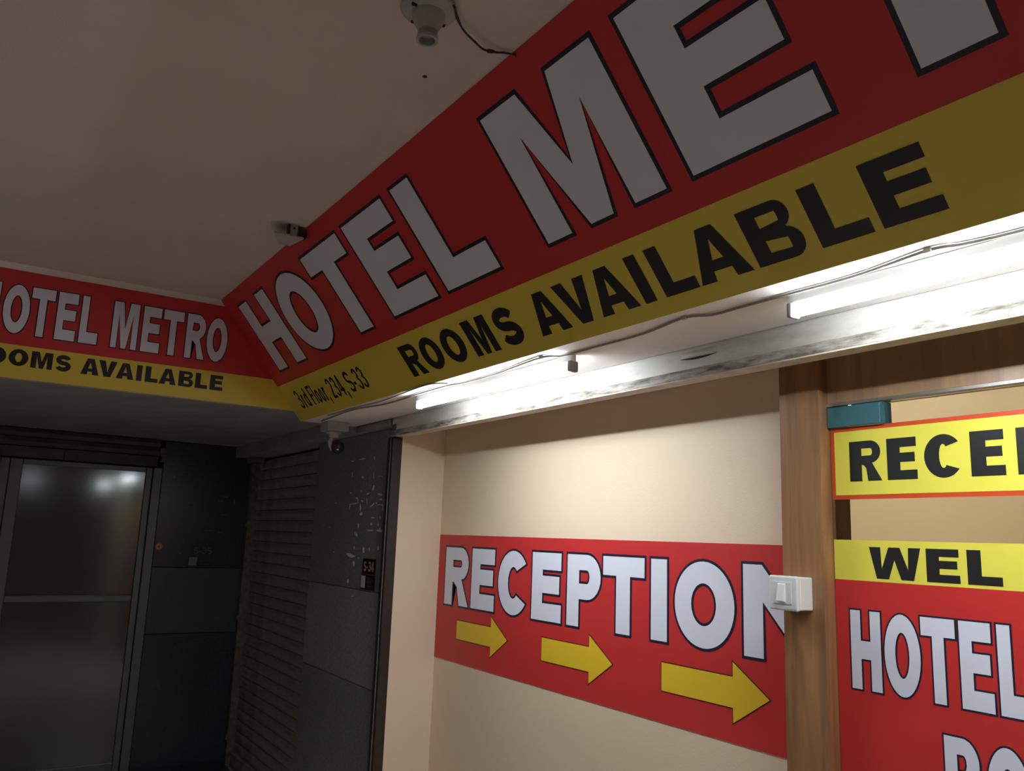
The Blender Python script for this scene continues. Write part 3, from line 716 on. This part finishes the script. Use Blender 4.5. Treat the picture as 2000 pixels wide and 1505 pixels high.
# ------------------------------------------------------------------ hanging bracket plate next to the big sign
bc = atZ(574, 443, ZC)
bk = thing('ceiling_bracket', (bc.x, bc.y, ZC), 'small plate hanging from a bracket where ceiling meets the sloping sign', 'bracket')
ZP = 2.650
p1, p2, p3, p4 = atZ(535, 452, ZP), atZ(594, 465, ZP), atZ(567, 479, ZP), atZ(543, 474, ZP)
bm = bmesh.new()
lo = [bm.verts.new(p + Vector((0, 0, -0.004))) for p in (p1, p2, p3, p4)]; hi = [bm.verts.new(p + Vector((0, 0, 0.004))) for p in (p1, p2, p3, p4)]
bm.faces.new(lo); bm.faces.new(hi)
for i in range(4): bm.faces.new((lo[i], lo[(i + 1) % 4], hi[(i + 1) % 4], hi[i]))
bmesh.ops.recalc_face_normals(bm, faces=bm.faces[:])
bmesh.ops.bevel(bm, geom=bm.edges[:], offset=0.0025, segments=2, affect='EDGES', profile=0.5)
obj('plate', bm, 'old_plastic', bk)
bb = atZ(573, 461, ZP)
strap = box('strap', bb.x - 0.013, bb.x + 0.013, bb.y - 0.004, bb.y + 0.004, ZP, ZC - 0.0002, 'grey_plastic', bk)
obj('screw', lathe_bm([(0.0042, 0), (0.0042, 0.002), (0, 0.002)], (bb.x, bb.y - 0.004, ZP + 0.028), (0, -1, 0), 10), 'hole_dark', strap)
box('dark_block', bb.x + 0.016, bb.x + 0.05, bb.y + 0.002, bb.y + 0.03, ZP + 0.0045, ZC - 0.008, 'wire_dark', bk)  # dark blocks between plate and ceiling, either side of the strap
box('dark_block', bb.x - 0.020, bb.x - 0.014, bb.y + 0.0, bb.y + 0.02, ZP + 0.0045, ZC - 0.002, 'wire_dark', bk)

# ------------------------------------------------------------------ white box with dark ball under the soffit corner
wc = Vector((1.505, 3.985, ZB))
wb = thing('ball_fixture', tuple(wc), 'white square mount with dark ball under the soffit corner', 'fixture')
box('mount_box', wc.x - 0.055, wc.x + 0.055, wc.y - 0.055, wc.y + 0.055, ZB - 0.047, ZB - 0.0003, 'old_plastic', wb, bev=0.004)
obj('collar', lathe_bm([(0, 0.047), (0.040, 0.0472), (0.040, 0.055), (0.036, 0.058), (0.025, 0.059), (0.025, 0.074), (0.020, 0.078), (0, 0.078)], wc), 'old_plastic', wb, smooth=True)
arm_pts = [(wc.x - 0.012, wc.y + 0.004, ZB - 0.072), (wc.x - 0.018, wc.y + 0.002, ZB - 0.100), (wc.x - 0.016, wc.y, ZB - 0.125), (wc.x - 0.008, wc.y - 0.002, ZB - 0.148)]
bm = bmesh.new(); rr = (0.014, 0.012, 0.008, 0.001); rings = []
sp_ = [Vector(p) for p in arm_pts]
for p, r in zip(sp_, rr): rings.append([bm.verts.new(p + Vector((r * math.cos(2 * math.pi * k / 12), r * math.sin(2 * math.pi * k / 12), 0))) for k in range(12)])
for a, b in zip(rings, rings[1:]):
    for k in range(12): bm.faces.new((a[k], a[(k + 1) % 12], b[(k + 1) % 12], b[k]))
bm.faces.new(rings[0]); bm.faces.new(rings[-1]); bmesh.ops.recalc_face_normals(bm, faces=bm.faces[:])
obj('arm', bm, 'old_plastic', wb, smooth=True)
bc2 = Vector((wc.x + 0.020, wc.y - 0.006, ZB - 0.122))
bm = bmesh.new(); bmesh.ops.create_uvsphere(bm, u_segments=24, v_segments=16, radius=0.034, matrix=Matrix.Translation(bc2))
obj('ball', bm, 'maroon_ball', wb, smooth=True)
dv = Vector((-0.25, -0.85, -0.45)).normalized()
obj('lens', lathe_bm([(0.004, 0), (0.004, 0.002), (0, 0.002)], bc2 + dv * 0.0338, dv, 10), 'white_plastic', wb)

# ------------------------------------------------------------------ light switch on the wooden post
sw = thing('light_switch', (XP, 1.456, 1.45), 'white surface-mounted light switch on the wooden post', 'switch')
box('back_box', 1.790, XP - 0.0003, 1.4135, 1.500, 1.452, 1.534, 'white_plastic', sw, bev=0.003)
box('face_plate', 1.776, 1.7897, 1.4125, 1.501, 1.450, 1.536, 'white_plastic', sw, bev=0.004)
obj('rocker', sweep_bm([(1.7757, 1.470), (1.764, 1.474), (1.771, 1.515), (1.7757, 1.517)], 0, 0, Vector((1, 0, 0)), Vector((0, 0, 1)), Vector((0, 1.446, 0)), Vector((0, 1.468, 0))), 'white_plastic', sw)
pts = [(1.771, 1.4285, 1.523), (1.771, 1.486, 1.523)]
box('button_field', 1.7745, 1.7759, 1.428, 1.487, 1.466, 1.521, 'white_plastic', sw, bev=0.0005)

# ------------------------------------------------------------------ shop number plates
def number_plate(frame, a0, a1, text, sub, label, mats):
    r = thing('number_plate', tuple(frame.p3((a0 + a1) / 2, 1.34, 0.0)), label, 'sign', 'shop number plates')
    w = a1 - a0
    panel('upper_plate', frame, [(a0, 1.412), (a1, 1.412), (a1, 1.485), (a0, 1.485)], 0.004, 'plate_black', r, lift=0.0002)
    panel('lower_plate', frame, [(a0 - 0.012, 1.337), (a1, 1.337), (a1, 1.407), (a0 - 0.012, 1.407)], 0.004, 'plate_black', r, lift=0.0002)
    panel('paper_square', frame, [(a0 - 0.008, 1.345), (a0 + 0.044, 1.345), (a0 + 0.044, 1.402), (a0 - 0.008, 1.402)], 0.0006, mats[2], r, lift=0.0044)
    xs = [a0 + 0.016, a0 + 0.052, a0 + 0.070, a0 + 0.106]; ws = [0.032, 0.013, 0.033, 0.033]
    for ch, x, q in zip(text, xs, ws):
        obj('character', fill_bm(frame, offset_groups(glyph(ch, q, 0.048, 0.0095, 0.0085), x, 1.424), 0.0046), mats[0], r)
    for ch, x in zip(sub, (a0 + 0.062, a0 + 0.088, a0 + 0.114)):
        obj('character', fill_bm(frame, offset_groups(glyph(ch, 0.021, 0.026, 0.0055, 0.0055), x, 1.371), 0.0046), mats[1], r)
    panel('small_line', frame, [(a0 + 0.066, 1.352), (a0 + 0.126, 1.352), (a0 + 0.126, 1.357), (a0 + 0.066, 1.357)], 0.0004, mats[1], r, lift=0.0044)
PF = Frame((XPIL, 0, 0), (0, -1, 0), (0, 0, 1))
ZF = Frame((0, YD, 0), (1, 0, 0), (0, 0, 1))
number_plate(PF, -3.938, -3.788, 'S-34', '234', 'black shop number plate S-34 with gold figures on the granite pillar', ('gold_print', 'dim_gold', 'sticker_white'))
number_plate(ZF, 1.362, 1.514, 'S-35', '235', 'black shop number plate S-35 with shade-darkened figures on the end wall granite', ('dim_gold', 'shaded_print', 'sticker_shaded'))

# round brass lock next to the aluminium door
bl = thing('round_lock', (1.131, YD, 1.47), 'small round brass lock on the granite beside the aluminium door', 'lock')
obj('ring', lathe_bm([(0.0, 0.0), (0.026, 0.0), (0.026, 0.005), (0.021, 0.010), (0.012, 0.010), (0.010, 0.007), (0, 0.007)], (1.146, YD - 0.0002, 1.469), (0, -1, 0), 24), 'brass', bl, smooth=True)
obj('keyhole', lathe_bm([(0.006, 0), (0.006, 0.003), (0, 0.003)], (1.146, YD - 0.0066, 1.469), (0, -1, 0), 12), 'guide_brown', bl)

# ------------------------------------------------------------------ old glue marks on the granite
random.seed(4)
def marks(frame, origin, scale, items, parent, material):
    bm = bmesh.new()
    for it in items:
        cx, cy, w, h = it[:4]; tilt = it[4] if len(it) > 4 else 0.0
        n = 10
        pl = []
        for k in range(n):
            a = 2 * math.pi * k / n
            r = 0.75 + 0.45 * random.random()
            dx, dy = w / 2 * r * math.cos(a), h / 2 * r * math.sin(a)
            c, s = math.cos(tilt), math.sin(tilt)
            pl.append(frame.px(origin[0] + (cx + dx * c - dy * s) / scale, origin[1] + (cy + dx * s + dy * c) / scale))
        fill_bm(frame, [(pl, [])], 0.0006, bm)
    return obj('glue_marks', bm, material, parent, kind='stuff')
marks(PF, (600, 860), 4.705, [(420, 190, 42, 14), (510, 170, 64, 12, -.2), (620, 160, 12, 38), (415, 310, 9, 46), (510, 335, 20, 28), (612, 320, 6, 74), (668, 328, 58, 5), (608, 440, 16, 58, .25), (402, 480, 18, 13), (498, 462, 11, 17), (558, 490, 38, 13, -.3),
     (668, 495, 46, 18, .3), (678, 540, 22, 20), (455, 528, 30, 11), (466, 550, 8, 50), (550, 555, 7, 54), (505, 555, 28, 12, .6), (430, 580, 92, 9, -.15), (490, 612, 13, 66), (390, 612, 9, 60, .2), (602, 590, 60, 13, -.7), (635, 575, 26, 10, .7), (668, 590, 60, 8), (695, 622, 9, 56),
     (495, 672, 30, 32), (605, 708, 38, 10, .2), (672, 705, 9, 32), (590, 766, 18, 26), (652, 775, 9, 38), (470, 780, 14, 44), (580, 826, 58, 13), (665, 828, 54, 20, .2), (668, 812, 12, 24), (440, 850, 10, 44), (455, 868, 14, 40), (432, 985, 11, 34), (518, 1005, 18, 54), (572, 1000, 9, 32),
     (652, 985, 15, 44), (400, 1055, 92, 30, .32), (428, 1128, 17, 54), (375, 1290, 18, 36), (265, 573, 22, 6), (245, 1022, 10, 16), (205, 795, 14, 8), (470, 1080, 9, 20), (415, 1430, 20, 10)], wp, 'glue_white')
marks(ZF, (280, 860), 5.375, [(325, 380, 30, 22), (480, 680, 64, 20), (850, 590, 84, 14, .15), (810, 635, 50, 20), (955, 645, 20, 62), (840, 780, 94, 9, .1), (690, 945, 90, 12, .12), (800, 962, 70, 14), (415, 1060, 10, 54), (425, 1322, 30, 12), (385, 1185, 22, 12), (235, 905, 20, 10)], we, 'glue_grey')
